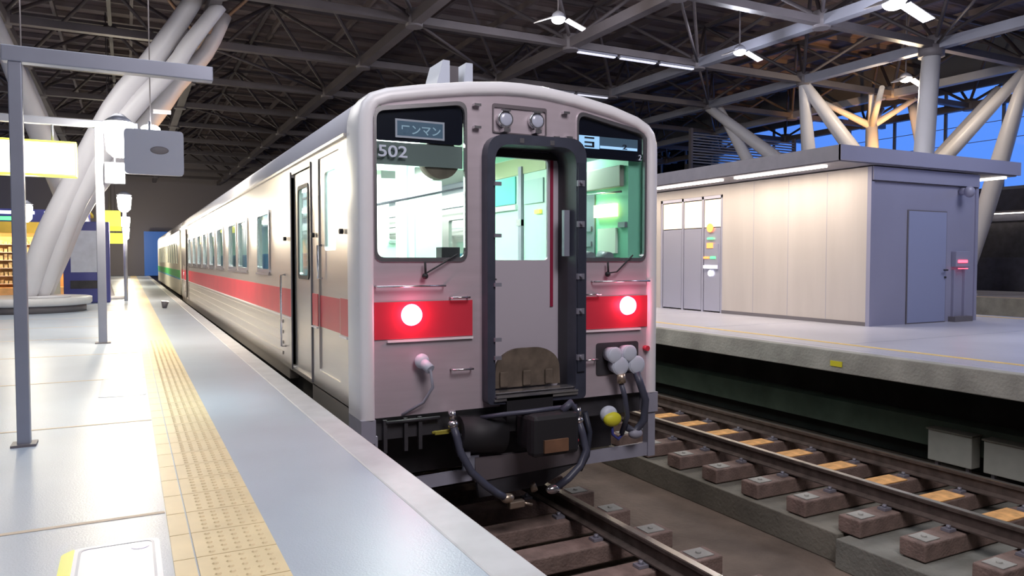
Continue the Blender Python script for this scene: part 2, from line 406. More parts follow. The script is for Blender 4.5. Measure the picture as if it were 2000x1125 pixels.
# diagonal wind braces in the lower plane
k = 0
for i in range(2, 8):
    for j in range(2, 10):
        if (i + j) % 2 or (XN[i] > 20 and YN[j] < 20): continue
        o = MB().tube([(XN[i]+.25, YN[j]+.25, HZ), (XN[i+1]-.25, YN[j+1]-.25, HZ)], .04, 6).build('tie_rod', 'brace')
        tag(o, 'thin diagonal tie rod between the lower chords of the roof', 'tie rod', 'diagonal tie rods of the hall roof')

# ---- glowing strips under cross beams
def strip(x0, x1, y, z, lab, grp):
    t = thing('bright_strip', lab, 'light', ((x0+x1)/2, y, z), grp); h = (x1-x0)/2
    MB().box(-h, h, -.07, .07, 0, .06).build('housing', 'beam_pale', t); MB().box(-h+.05, h-.05, -.05, .05, -.03, -.001).build('tube', 'strip_glow_dim', t)

for k in range(3): strip(11.3 + 1.45*k, 12.65 + 1.45*k, 18, HZ - .16, 'dim glowing strip for light on the roof cross beam, above right track', 'glowing strips in the nearer row')  # added strips, their glow stands for light on the beam underside
for k in range(3): strip(11.3 + 1.45*k, 12.65 + 1.45*k, 22.6, HZ - .16, 'dim glowing strip for light on a cross beam, seen just over the train roof', 'glowing strips in the row over the train roof')  # added likewise for the lit underside of the beam further back
for k in range(3): strip(-2.5 + 1.4*k, -1.2 + 1.4*k, 18, HZ - .16, 'warm strip light on roof cross beam above left platform', 'strip lights over the left platform')

# ---- high bay lamps
def hall_lamp(x, y, z, lab, warm=False, big=1.0, power=120):
    t = thing('hall_lamp', lab, 'lamp', (x, y, z))
    MB().tube([(0, 0, .12*big), (0, 0, 10.76 - z)], .02, 8).build('stem', 'gusset', t)
    MB().tube([(0, 0, .0), (0, 0, .10), (0, 0, .16)], [.17*big, .13*big, .05*big], 20).build('housing', 'beam_pale', t)
    MB().sphere((0, 0, -.03), .15*big, (1, 1, .6)).build('bulb', 'lamp_warm' if warm else 'lamp_white', t)
    for s in (-1, 1):
        mb = MB(); mb.beam((s*.20*big, -.05, -.02), (s*.62*big, -.12*big, -.20*big), .22*big, .02); mb.build('reflector', 'white_paint', t)
    light('hall_lamp_light', 'POINT', (x, y, z - .25*big), power, WARM if warm else BLUEW, .12)
hall_lamp(8.8, 14.8, 7.6, 'round white lamp hanging over the roof of the train', power=150)
hall_lamp(14.6, 10.6, 7.6, 'largest and brightest roof lamp, at the top right', big=1.5, power=330)
hall_lamp(14.4, 14.9, 7.6, 'small white lamp between the two roof beams right of train', power=150)
hall_lamp(21, 14.8, 7.6, 'warm glowing oval lamp beside the white round pillar', warm=True, big=1.1, power=260)

def smooth_path(p, sub=3):
    p = [Vector(q) for q in p]; out = []
    for i in range(len(p) - 1):
        a, b, c, d = p[max(i-1, 0)], p[i], p[i+1], p[min(i+2, len(p)-1)]
        for k in range(sub):
            u = k / sub; out.append(.5 * ((2*b) + (c-a)*u + (2*a-5*b+4*c-d)*u*u + (3*b-a-3*c+d)*u*u*u))
    return out + [p[-1]]
# ---- lens-shaped column branches
def lens(mb, p0, p1, r0, rm, r1, n=16, seg=10):
    p0 = Vector(p0); p1 = Vector(p1); pts = []; rr = []
    for k in range(seg + 1):
        t = k / seg; pts.append(p0.lerp(p1, t)); e = (r0 + (r1 - r0) * t); rr.append(e + (rm - (r0+r1)/2) * math.sin(PI * t))
    return mb.tube(pts, rr, n)
# left tree, on the round plinth
t = thing('branching_column', 'white branching column standing on the round plinth, left platform', 'column', (-1.7, 19.9, PZ + .34))
TB = (-1.7, 19.9, PZ + .34)
def loc(p): return tuple(p[i] - TB[i] for i in range(3))
for pts, rm in (
    ([(-1.99, 19.7, 1.38), (-1.93, 19.61, 1.61), (-1.64, 19.53, 2.5), (-1.25, 19.44, 3.38), (-0.23, 19.36, 5.54), (0.5, 19.27, 6.59), (1.03, 19.19, 7.43), (1.55, 19.1, 8.3)], 0.25),
    ([(-1.76, 19.9, 1.34), (-1.64, 19.74, 1.64), (-1.28, 19.59, 2.67), (-0.97, 19.43, 3.46), (0.05, 19.27, 5.38), (1.01, 19.11, 6.56), (1.36, 18.96, 7.12), (2.02, 18.8, 8.05)], 0.205),
    ([(-1.74, 20.6, 1.34), (-1.42, 20.73, 2.21), (-0.87, 20.87, 3.57), (0.67, 21.0, 5.76), (1.2, 21.13, 6.61), (1.92, 21.27, 7.54), (2.42, 21.4, 8.62)], 0.22)):
    n_ = len(pts)
    MB().tube(smooth_path([loc(p) for p in pts]), [rm * (.78 + .22 * math.sin(PI * k / (3 * n_ - 3))) for k in range(3 * n_ - 2)], 18).build('branch', 'column', t)
MB().box(2.75, 3.2, -.75, -.35, 5.75, 6.25, bev=.05).build('gusset', 'gusset', t)
MB().tube([(-.02, 0, .001), (-.02, 0, .05)], .55, 28).build('base_plate', 'column', t)
t = thing('branching_column', 'white leaning column at the far left, behind the post', 'column', (-.55, 26.0, PZ))
lens(MB(), (0, 0, 0), (-2.3, -4.2, 7.2), .2, .30, .17).build('branch', 'column', t)
lens(MB(), (0, 0, 0), (-2.3, 1.2, 7.2), .2, .30, .17).build('branch', 'column', t)
MB().tube([(0, 0, 0), (0, 0, .1)], .5, 24).build('base_plate', 'column', t)
t = thing('round_plinth', 'low round white plinth around foot of left branching column', 'plinth', (-2.05, 20.5, PZ))
MB().tube([(0, 0, 0), (0, 0, .16)], 1.16, 48).build('foot', 'gusset', t)
MB().tube([(0, 0, .16), (0, 0, .20), (0, 0, .33), (0, 0, .34)], [1.24, 1.28, 1.28, 1.25], 56).build('rim', 'bench_rim', t)
# right trees
def tree(lab, base, tips, m='column', r=.2):
    t = thing('branching_column', lab, 'column', base)
    for tp in tips:
        lens(MB(), (0, 0, 0), (tp[0]-base[0], tp[1]-base[1], tp[2]-base[2]), r*.8, r*1.25, r*.75).build('branch', m, t)
    MB().tube([(0, 0, 0), (0, 0, .08)], .5, 24).build('base_plate', m, t)
tree('pale branching column behind cabin, its branches leaning left to roof', (24.9, 15.4, PZ), [(20.25, 22.6, 8.05), (20.25, 18, 8.05), (24.8, 13.4, 8.05), (26.6, 18.5, 8.2)], r=.22)
tree('pale branching column behind cabin, its branches leaning right to roof', (22.5, 19.1, PZ), [(24.8, 13.4, 8.05), (20.25, 18, 8.05), (27.0, 15.5, 8.05), (20.6, 22.4, 8.05)], r=.20)
t = thing('pillar', 'thick white round pillar rising behind the grey cabin', 'column', (20.1, 13.6, PZ))
MB().tube([(0, 0, 0), (0, 0, 3.6), (.15, -.1, 7.0)], [.22, .27, .24], 20).build('shaft', 'column', t)
MB().tube([(.15, -.1, 6.9), (.15, -.1, 7.2)], .34, 16).build('collar', 'gusset', t)
t = thing('pillar', 'pillar with splayed arms lit orange by an added warm lamp', 'column', (24.9, 18.9, PZ))
MB().tube([(-.1, 0, 0), (.1, 0, 4.5), (0, 0, 6.35)], [.26, .27, .2], 18).build('shaft', 'column', t)
for d in ((-1.1, -.8), (1.1, -1.0), (.1, -.1), (-2.0, .8), (1.8, .9), (-1.6, -1.6)):
    MB().tube([(0, 0, 6.2), (d[0], d[1], 7.15)], [.14, .09], 10).build('arm', 'column', t)
def added_spot(lab, p, target, power, c=(1, .50, .16), spot=60, mtl='lamp_warm'):  # added warm lamp that tints a column orange
    t = thing('added_spot_lamp', lab, 'lamp', p); MB().tube([(0, 0, PZ - p[2]), (0, 0, 0)], .025, 8).build('stand', 'gusset', t); d = (Vector(target) - Vector(p)).normalized()
    MB().tube([-.10*d, .06*d], [.05, .09], 16).build('housing', 'gusset', t)
    MB().tube([.061*d, .07*d], [.08, .08], 16).build('lens', mtl, t)
    light('added_spot_beam', 'SPOT', tuple(Vector(p) + .12*d), power, c, .05, target=target, spot=spot)
added_spot('small added warm lamp aimed at the orange-lit pillar', (23.4, 16.2, 4.6), (24.9, 18.9, 7.3), 1500, spot=55)
added_spot('small added warm lamp at the foot of the left column', (.80, 20.4, 1.02), (1.55, 21.1, 6.6), 1500, spot=24)

# ---- glazed side wall on the right, dusk behind
t = mb = MB()
for k in range(30): mb.box(30.0, 30.1, -6 + 2.3*k, -5.9 + 2.3*k, 4.9, 10.7)
mb.box(29.98, 30.12, -6, 64, 4.8, 4.92); mb.box(29.98, 30.12, -6, 64, 8.9, 10.7)
struct('window_1', mb, 'mullion')
struct('window_1_glass', B(30.04, 30.06, -6, 64, 4.92, 8.9), 'glass_hall')
struct('wall_right', B(30.0, 30.3, -6, 64, -.6, 2.2), 'wall_dark')
mb = MB(); mb.box(30.0, 30.12, -6, 64, 3.6, 4.8)
struct('wall_right_band', mb, 'wall_dark')
struct('window_2', B(30.04, 30.06, -6, 64, 2.2, 3.6), 'dark2')
t = thing('bright_strip', 'thin white strip light low on the far right wall', 'light', (29.8, 16, 3.9))
MB().box(0, .19, -6, 8, 0, .08).build('housing', 'gusset', t); MB().box(-.01, .1, -5.9, 7.9, -.03, -.001).build('tube', 'lamp_strip', t)
struct('wall_sky_block', B(-12, 31.5, -8.3, -8, -.6, 10.9), 'wall_dark')  # unseen wall added behind the camera to shut out blue sky light
struct('wall_left', B(-12.2, -12, -8, 64, -.6, 10.9), 'wall_dark')
struct('wall_far', B(-12, 31.5, 63.6, 63.9, -.6, 10.7), 'far_wall')
# far dark stair block with louvres behind the train
t = thing('louvre_screen', 'pale louvred screen above the cabin roof, left of the blue glazing', 'screen', (24.4, 25, PZ))
MB().box(-3.0, 3.3, .12, .3, 0, 5.3).build('backing', 'dark2', t)
mb = MB()
for k in range(11): mb.box(-2.9, 3.2, -.02, .1, 5.35 + .12*k, 5.40 + .12*k)
mb.build('slats', 'beam_pale', t)
for x in (-2.95, 0.2, 3.2): MB().box(x, x+.1, -.03, .14, 0, 6.8).build('post', 'gusset', t)
# catenary-like thin wires
for z, lab in ((6.8, 'lower thin wire stretched across the blue glazing'), (7.5, 'upper thin wire stretched across the blue glazing')):
    o = MB().tube([(29.9, 2, z), (29.85, 20, z - .05), (29.9, 45, z)], .015, 5).build('wire', 'beam_pale'); tag(o, lab, 'wire')

# ================================================================== RIGHT CABIN
t = thing('platform_cabin', 'long grey metal cabin with flat lit roof on right platform', 'building', (11.8, 8.95, PZ))
L = 16.0; W = 3.12; H = 2.86
plate('side_wall', 'bldg_face', [(0, 0), (3.72, 0), (3.72, H), (0, H)], [], .05, 'yz', .025, t)
MB().box(0, .05, 5.9, L, 0, H).build('side_wall', 'bldg_face', t)
MB().box(0, .05, 3.72, 5.9, 2.65, H).build('header', 'bldg_face', t)
MB().box(.05, W, -.001, .06, .0, H).build('end_wall', 'bldg_end', t)
MB().box(W-.06, W, .06, L, 0, H).build('rear_wall', 'bldg_face', t)
MB().box(.05, W-.06, L-.06, L, 0, H).build('back_wall', 'bldg_end', t)
MB().box(-.02, .06, -.03, .05, 0, H).build('corner_post', 'bldg_end', t)
MB().box(W-.05, W+.03, -.03, .05, 0, H).build('corner_post', 'bldg_end', t)
mb = MB()
for k in range(1, 4): mb.box(-.002, -.0005, .93*k-.003, .93*k+.003, .06, H-.02)
mb.build('panel_joint', 'bldg_end', t)
MB().box(-.015, 0, 0, 3.72, 0, .07).build('skirting', 'gusset', t)
MB().box(-.95, W+1.15, -.12, L+.3, H+.02, H+.22, bev=.02).build('roof_slab', 'bldg_roof', t)
MB().box(-.99, -.951, -.16, L+.3, H+.04, H+.30).build('fascia', 'bldg_roof', t)
MB().box(-.99, W+1.19, -.17, -.121, H+.04, H+.30).build('fascia', 'bldg_end', t)
MB().box(.0, W, -.06, -.03, H-.24, H+.0).build('frieze', 'bldg_end', t)
MB().box(-.001, W, -.03, -.001, H-.26, H-.245).build('shadow_gap', 'gusset', t)
for k in range(6):
    MB().box(-.80, -.70, .35 + 2.6*k, 2.55 + 2.6*k, H-.02, H+.019).build('eave_light', 'lamp_strip', t)
MB().box(W+.9, W+1.0, .0, 3, H-.02, H+.019).build('eave_light', 'lamp_strip', t)
d = MB().box(1.04, 2.16, -.025, -.002, .02, 2.1).build('door', 'bldg_door', t)
plate('door_frame', 'gusset', rect(1.02, 2.18, 0, 2.12), [rect(1.045, 2.155, .02, 2.095)], .012, 'xz', -.012, t)
MB().tube([(2.02, -.08, 1.0), (2.14, -.08, 1.0)], .014, 8).tube([(2.13, -.08, 1.0), (2.13, -.02, 1.0)], .012, 8).disc((2.13, -.03, .86), .02).build('door_handle', 'dark', t)
MB().tube([(2.58, -.02, 2.52), (2.58, -.17, 2.50)], .07, 16).sphere((2.58, -.19, 2.50), .11, (1, .8, 1)).build('horn_speaker', 'bldg_end', t)
MB().box(2.36, 2.80, -.10, -.002, 1.06, 1.36, bev=.01).build('signal_box', 'bldg_end', t)
MB().box(2.42, 2.70, -.115, -.101, 1.14, 1.19).build('red_lamp', 'led_red', t)
MB().box(2.42, 2.72, -.112, -.101, 1.02, 1.035).build('red_lamp', 'led_red', t)
for x in (2.38, 2.72): MB().box(x, x+.04, -.05, -.002, .08, 1.0).build('conduit', 'bldg_end', t)
MB().box(2.30, 2.86, -.14, -.002, .0, .10).build('step', 'gusset', t)
# entrance with glass doors; lobby light is put in as glowing transom panes
MB().box(.02, .07, 3.72, 3.80, 0, 2.65).box(.02, .07, 4.36, 4.42, 0, 2.65).box(.02, .07, 5.06, 5.12, 0, 2.65).box(.02, .07, 5.84, 5.9, 0, 2.65).box(.02, .07, 3.72, 5.9, 2.58, 2.65).build('entrance_frame', 'steel_door', t)
for y0, y1 in ((3.82, 4.34), (4.44, 5.04), (5.14, 5.82)):
    MB().box(.03, .06, y0, y1, .03, 1.92).build('door_panel', 'steel_door', t)
    MB().box(.035, .05, y0, y1, 1.94, 2.56).build('transom_pane', 'lobby_glow', t)


MB().box(.0, .028, 3.86, 4.30, .98, 1.55).build('notice_board', 'steel_door', t)
MB().disc((-.004, 4.12, 1.92), .10, 'x', .02, 16).build('orange_reflection', 'reflection_orange', t)  # reflections of a sign in the glass, put in as glowing shapes
MB().box(-.012, -.001, 4.02, 4.22, 1.46, 1.58).build('orange_reflection', 'reflection_orange', t)
MB().box(-.012, -.001, 4.02, 4.20, 1.66, 1.70).build('green_reflection', 'glow_green', t)
MB().box(-.012, -.001, 4.14, 4.32, 1.22, 1.27).build('orange_reflection', 'reflection_orange', t)
MB().box(-.012, -.001, 3.93, 4.10, 1.22, 1.27).build('green_reflection', 'glow_green', t)
MB().box(-.012, -.001, 3.88, 4.32, 1.00, 1.07).build('white_reflection', 'glow_white', t)
MB().disc((-.006, 4.1, .89), .07, 'x', .01, 16).build('white_reflection', 'glow_white', t)
light('cabin_eave_light', 'AREA', (11.05, 14.0, PZ+H-.06), 95, (1, .84, .66), 9.5, .15, (11.3, 14.0, 0))
light('cabin_eave_light', 'AREA', (11.05, 10.6, PZ+H-.06), 26, (1, .86, .72), 3.0, .15, (11.35, 10.6, 0))
light('cabin_rear_light', 'AREA', (15.9, 10.4, PZ+H-.06), 20, (1, .9, .8), .5, .5, (15.9, 10.4, 0))

# ================================================================== LEFT PLATFORM FURNITURE
t = thing('post_frame', 'grey square post with long crossbar, nearest at far left', 'post', (-.615, 5.7, PZ))
MB().box(-.037, .037, -.037, .037, 0, 2.45).build('post', 'steel_blue', t, .006)
MB().box(-.07, 1.17, -.045, .045, 2.45, 2.55).build('crossbar', 'steel_blue', t, .006)
MB().box(-.07, .07, -.07, .07, 0, .015).build('base_plate', 'gusset', t)
t = thing('post_frame', 'second grey post with crossbar, carrying the hanging signs', 'post', (-.335, 12.2, PZ))
MB().box(-.055, .055, -.055, .055, 0, 3.07).build('post', 'steel_blue', t, .008)
MB().box(-3.6, .5, -.05, .05, 3.07, 3.17).build('crossbar', 'steel_blue', t, .008)
MB().box(-.1, .1, -.1, .1, 0, .015).build('base_plate', 'gusset', t)
t = thing('lit_sign', 'glowing pale yellow sign box hanging left of the second post', 'sign', (-1.35, 12.2, PZ + 2.35))
MB().box(-.75, .74, -.10, .10, 0, .49, bev=.01).build('casing', 'sign_yellow', t)
MB().box(-.725, .715, -.106, -.101, .03, .46).build('lit_face', 'sign_lit', t)
for x in (-.5, .45): MB().tube([(x, 0, .49), (x, 0, .72)], .015, 8).build('hanger', 'steel_blue', t)
t = thing('direction_sign', 'pale blue-grey rounded sign board right of the bright lamp', 'sign', (.40, 11.6, PZ + 2.38))
plate('board', 'sign_board', rounded(rect(-.42, .33, 0, .62), .06), thick=.10, at=0, parent=t)
MB().sphere((.02, -.055, .34), .09, (1.3, .15, .6)).build('dark_mark', 'gusset', t)
MB().tube([(-.1, 0, .6), (-.1, 0, .73), (-.1, .55, .73)], .015, 8).build('hanger', 'steel_blue', t)
def plat_lamp(x, y, z, lab, power, grp=None, s=1.0):
    t = thing('platform_lamp', lab, 'lamp', (x, y, z), grp)
    MB().tube([(0, 0, .18*s), (0, 0, .30*s)], [.20*s, .06*s], 18).build('cap', 'steel_blue', t)
    if y > 20: MB().tube([(0, 0, PZ - z), (0, 0, -.30*s)], .05, 12).build('post', 'steel_blue', t)
    elif y > 13: MB().tube([(0, 0, .3*s), (0, 0, 10.76 - z)], .012, 6).build('stem', 'gusset', t)
    else: MB().tube([(0, .02, .30*s), (0, .08, .30*s), (0, .18, .30*s), (0, .18, .26)], .02, 8).build('arm', 'steel_blue', t)
    MB().tube([(0, 0, -.30*s), (0, 0, -.22*s), (0, 0, .12*s), (0, 0, .18*s)], [.08*s, .16*s, .19*s, .15*s], 20).build('globe', 'lamp_platform', t)
    light('platform_lamp_light', 'POINT', (x, y - .05, z - .45*s), power * 1.5, (1, .87, .66), .18)
plat_lamp(-.08, 11.92, 3.86, 'brilliant white lamp on top of the second post', 190)
t = thing('lit_sign', 'glowing white panel under the brilliant lamp', 'sign', (-.14, 12.1, 3.2))
MB().box(-.13, .13, -.05, .05, .0, .30, bev=.01).tube([(0, .03, .30), (0, .08, .8)], .012, 6).build('casing', 'steel_blue', t); MB().box(-.12, .12, -.056, -.051, .02, .28).build('lit_face', 'sign_lit2', t)
for y, p in ((24.4, 260), (36.8, 300), (49.0, 300), (58.0, 200)):
    plat_lamp(-.06, y, 3.80, 'round white platform lamp far down the left platform', p, 'far platform lamps')
plat_lamp(-1.55, 15.2, 2.95, 'small round white lamp behind the near post', 40, s=.62)
t = thing('hanging_lamp', 'small cool lamp right of the bright lamp, high up', 'lamp', (.42, 15.5, 4.55))
MB().sphere((0, 0, 0), .11, (1.5, 1, .7)).build('bulb', 'lamp_white', t); MB().tube([(0, 0, .07), (0, 0, 10.76-4.55)], .012, 6).build('stem', 'gusset', t)
MB().box(.05, .35, -.05, .05, .3, .36).build('arm', 'white_paint', t)
for y, z in ((30, 3.55), (33.5, 3.5), (44, 3.2)):
    t = thing('hanging_sign', 'small yellow lit sign hanging far down left platform', 'sign', (-.55, y, z), 'small yellow signs down the platform')
    MB().box(-.35, .35, -.06, .06, -.25, .3).build('panel', 'sign_yellow', t); MB().tube([(0, 0, .3), (0, 0, 10.76 - z)], .02, 6).build('hanger', 'gusset', t)
# shop
t = thing('platform_shop', 'small lit shop with yellow fascia and green sign lights', 'shop', (-4.0, 26.5, PZ))
MB().box(-3.0, 2.9, 2.4, 2.5, 0, 2.6).build('back_wall', 'shop_wood', t)
for x in (2.8, -3.0): MB().box(x, x+.1, 0, 2.4, 0, 2.6).build('side_wall', 'shop_wood', t)
MB().box(-3.0, 3.0, -.1, 2.5, 2.6, 2.7).build('roof', 'shop_yellow', t)
MB().box(-3.0, 3.0, -.14, -.101, 1.98, 2.32).build('fascia', 'shop_yellow', t)
MB().box(-3.0, 3.0, -.14, -.101, 2.321, 2.70).build('upper_fascia', 'vending', t)
for k in range(5): MB().box(-2.8 + 1.15*k, -2.0 + 1.15*k, -.16, -.141, 2.36, 2.47).build('green_sign', 'glow_green', t)
for k in range(5): MB().box(-2.8 + 1.15*k, -1.9 + 1.15*k, -.16, -.141, 2.55, 2.64).build('white_sign', 'glow_white', t)
MB().box(-2.9, 2.8, .3, .9, 0, .35).build('counter', 'shop_wood', t)
for xs in ((-2.6, -1.3), (-1.1, .1), (.3, 1.5)):
    for k in range(6): MB().box(xs[0], xs[1], .7, 1.1, .45 + .24*k, .47 + .24*k).build('shelf', 'white_paint', t)
    MB().box(xs[0], xs[1], 1.1, 1.15, .0, 1.9).build('shelf_back', 'shop_wood', t)
    mb = MB()
    for k in range(6):
        x = xs[0] + .03
        while x < xs[1] - .12:
            mb.box(x, x + .08, .75, 1.0, .47 + .24*k, .47 + .24*k + random.uniform(.08, .18)); x += .11
    g = mb.build('goods', 'goods', t); g['kind'] = 'stuff'
light('shop_ceiling_light', 'AREA', (-4.0, 27.2, PZ + 2.5), 210, (1, .72, .42), 5, 1.2, (-4.0, 27.4, 0))
t = thing('vending_machine', 'dark blue vending machine with pale window behind second post', 'vending machine', (-.95, 23.7, PZ))
MB().box(-.62, .50, 0, .8, .0, 2.25, bev=.02).build('body', 'vending', t)
MB().box(-.44, .28, -.02, -.001, .85, 2.0).build('display_window', 'poster', t)
MB().box(-.46, .30, -.012, -.001, .40, .62).build('slot_panel', 'dark2', t)
# bins / people-height clutter further along
t = thing('info_board', 'pale notice board standing beside the vending machine', 'sign', (-1.95, 23.5, PZ))
MB().box(-.04, .32, -.03, .03, .1, .9).build('panel', 'ivory', t); MB().box(0, .05, -.02, .02, 0, .1).box(.2, .25, -.02, .02, 0, .1).build('foot', 'gusset', t)
t = thing('dusk_sky_panel', 'glowing blue panel standing for dusk sky at the far platform end', 'screen', (1.8, 62, PZ))
MB().box(-.7, .9, 0, .1, 0, 3.3).build('panel', 'dusk_sky_blue', t)  # glowing panel added in place of an opening onto the dusk sky

# ================================================================== TRAIN
CX, FY = 2.978, 5.55
t = thing('railcar', 'grey stainless railcar with white-edged front, red band and two red tail lamps', 'train', (CX, FY, 0))
LEN = 21.2
prof = [(-1.41, 3.08), (-1.405, 3.20), (-1.375, 3.31), (-1.31, 3.385), (-1.18, 3.435), (-.90, 3.49), (-.5, 3.555), (-.2, 3.588), (0, 3.595), (.2, 3.590), (.5, 3.560), (.90, 3.495), (1.18, 3.42), (1.31, 3.355), (1.375, 3.28), (1.405, 3.18), (1.41, 3.08)]
inner = rounded([(-1.30, .89), (1.30, .89), (1.295, 3.20), (1.20, 3.32), (.9, 3.405), (.48, 3.475), (.07, 3.50), (-.31, 3.482), (-.67, 3.437), (-1.01, 3.372), (-1.23, 3.315), (-1.30, 3.20)], [0, 0, .05, .05, .1, .1, .1, .1, .1, .1, .05, .05])
def roof_shell(mb, y0, y1, k=1.0, dz=0, th=.05):
    A = []
    for y in (y0, y1):
        A.append([mb.b.verts.new((x*k, y, z+dz)) for x, z in prof]); A.append([mb.b.verts.new((x*(k-.03), y, z+dz-th)) for x, z in prof])
    n = len(prof)
    for i in range(n-1):
        for q in ((A[0], A[2]), (A[1], A[3]), (A[0], A[1]), (A[2], A[3])):
            f = mb.b.faces.new((q[0][i], q[0][i+1], q[1][i+1], q[1][i])); f.smooth = q[0] is A[0] and q[1] is A[2]
    for i in (0, n-1): mb.b.faces.new((A[0][i], A[2][i], A[3][i], A[1][i]))
    return mb
# white front frame: closed ring with a rounded nose
outer = [(-1.415, .885)] + [(x*1.004, z + .008) for x, z in prof] + [(1.415, .885)]
def ring_obj(name, m, rings, parent):
    """rings: list of (polyline(open), y) swept in order"""
    mb = MB(); R = [[mb.b.verts.new((p[0], y, p[1])) for p in pl] for pl, y in rings]
    for a, b in zip(R[:-1], R[1:]):
        for i in range(len(a)-1):
            f = mb.b.faces.new((a[i], a[i+1], b[i+1], b[i])); f.smooth = True
    o = mb.build(name, m, parent); return o
def offset_poly(pl, d, cz=2.2):
    out = []
    for i, p in enumerate(pl):
        a = Vector(pl[max(i-1, 0)]); b = Vector(pl[min(i+1, len(pl)-1)]); tt = (b - a).normalized(); n = Vector((tt.y, -tt.x))
        out.append((p[0] + n.x*d, p[1] + (n.y*d if 0 < i < len(pl)-1 else 0)))
    return out
rings = [(outer, .36), (outer, .05), (offset_poly(outer, .012), .02), (offset_poly(outer, .035), .0), (offset_poly(outer, .085), -.01), (offset_poly(outer, .105), .0), (offset_poly(outer, .115), .03), (offset_poly(outer, .115), .10)]
ring_obj('front_frame', 'white_paint', rings, t)
for x in (-1.415, 1.30): MB().box(x, x+.115, .0, .36, .70, .885).build('corner_skirt', 'skirt', t)
# front sheet with the two windows and the gangway opening
winL = rounded([(-1.285, 2.12), (-.53, 2.12), (-.53, 3.385), (-1.285, 3.27)], [.07, .07, .09, .07])
winR = rounded([(.535, 2.12), (1.27, 2.12), (1.27, 3.275), (.535, 3.405)], [.03, .07, .07, .09])
gang_o = rounded([(-.385, .93), (.565, .91), (.565, 3.16), (-.385, 3.14)], [.05, .05, .18, .18])
gang_i = rounded([(-.315, .985), (.46, .985), (.46, 3.075), (-.315, 3.06)], [.03, .03, .15, .15])
plate('front_sheet', 'stainless', inner, [winL, winR, gang_o], .03, 'xz', .045, t)
for wn, xa, xb in ((winL, -1, 0), (winR, 0, 1)):
    c = Vector((sum(p[0] for p in wn)/len(wn), sum(p[1] for p in wn)/len(wn)))
    inn = [tuple(c + (Vector(p) - c) * (1 - .018/max(.05, (Vector(p)-c).length))) for p in wn]; out = [tuple(c + (Vector(p) - c) * (1 + .018/max(.05, (Vector(p)-c).length))) for p in wn]
    fr = plate('windscreen_frame', 'silver', out, [inn], .03, 'xz', .03, t)
    plate('windscreen', 'glass', inn, [], .008, 'xz', .045, t)
# dark masks over the windscreens (inside the glass)
def clip_top(wn, z0): 
    p = [q for q in wn if q[1] > z0]; return p
mL = plate('destination_mask', 'black_mask', rounded([(-1.27, 3.04), (-.545, 3.045), (-.545, 3.37), (-1.27, 3.26)], .03), [], .01, 'xz', .06, t)
plate('destination_display', 'display', rect(-1.10, -.72, 3.085, 3.20), [], .01, 'xz', .052, mL)
plate('display_rim', 'sticker_grey', rect(-1.115, -.705, 3.07, 3.215), [rect(-1.10, -.72, 3.085, 3.20)], .008, 'xz', .050, mL)
text('display_lettering', 'ワンマン', 'display_text', .085, (-1.075, .045, 3.105), mL)
o = text('car_number', '502', 'num', .125, (-1.262, .036, 2.915), t, sx=1.3)
MB().box(-1.28, -.54, .07, .09, 2.86, 3.035).build('header_panel', 'header_dim', t)
MB().tube([(-.715, .09, 2.93), (-.715, .20, 2.93)], [.16, .16], 26).build('cab_fan', 'brown_plate', t)
mR = plate('route_mask', 'black_mask', rounded([(.55, 3.02), (1.255, 3.02), (1.255, 3.265), (.55, 3.39)], .03), [], .01, 'xz', .06, t)
plate('route_display', 'display_on', rect(.56, .78, 3.105, 3.215), [], .01, 'xz', .052, mR)
plate('route_display', 'display', rect(.785, 1.20, 3.11, 3.215), [], .01, 'xz', .052, mR)
for z in (3.12, 3.155, 3.195): MB().box(.62, .72, .038, .044, z-.006, z+.008).build('display_mark', 'ink', mR)
MB().box(.70, .72, .038, .044, 3.12, 3.16).build('display_mark', 'ink', mR)
MB().box(.785, 1.19, .040, .046, 3.112, 3.135).build('display_bar', 'display_on', mR)
text('display_lettering', '2', 'ink', .06, (1.02, .034, 3.118), mR, sx=1.8)
text('display_lettering', '2', 'num', .07, (1.20, .034, 3.03), mR)
# gangway
ring = plate('gangway_hood', 'hood', gang_o, [gang_i], .14, 'xz', -.01, t)
plate('gangway_jamb', 'hood2', rounded([(-.37, .93), (.55, .93), (.55, 3.13), (-.37, 3.12)], .14), [gang_i], .20, 'xz', .16, t)
door_o = rect(-.315, .46, .97, 3.07)
dwin = rounded(rect(-.185, .355, 2.115, 3.0), .04)
dd = plate('gangway_door', 'door_grey', door_o, [dwin], .03, 'xz', .24, t)
plate('door_pane', 'glass', dwin, [], .006, 'xz', .25, dd)
for x in (-.225, .375): MB().box(x, x + .028, .215, .224, 1.7, 3.0).build('red_reflection_strip', 'red_reflection', dd)  # red reflection beside the door window, painted as thin strips
MB().tube([(-.26, .20, 1.95), (-.17, .20, 1.95)], .010, 8).tube([(-.26, .20, 1.95), (-.26, .225, 1.95)], .009, 8).build('door_handle', 'silver', dd)
MB().box(-.31, .45, .20, .225, 3.0, 3.06).build('header_rail', 'dark', dd)
for x in (-.07, .22): MB().box(x-.02, x+.02, -.085, -.078, 3.08, 3.12).build('hood_bolt', 'silver', t)
plate('foot_plate', 'brown_plate', rounded([(-.24, 1.03), (.40, 1.03), (.39, 1.26), (.24, 1.36), (-.08, 1.36), (-.23, 1.26)], [0, 0, .1, .12, .12, .1]), [], .03, 'xz', .10, t)
for k, x in enumerate((-.16, .06, .28)): MB().box(x-.04, x+.04, .06, .084, 1.04, 1.17, bev=.01).build('plate_hinge', 'brown_plate', t)
MB().box(-.33, .47, -.10, .05, .955, .975).box(-.32, .46, -.12, -.02, .985, 1.0).box(-.32, .46, -.06, .06, 1.01, 1.02).build('gangway_sill', 'silver', t)
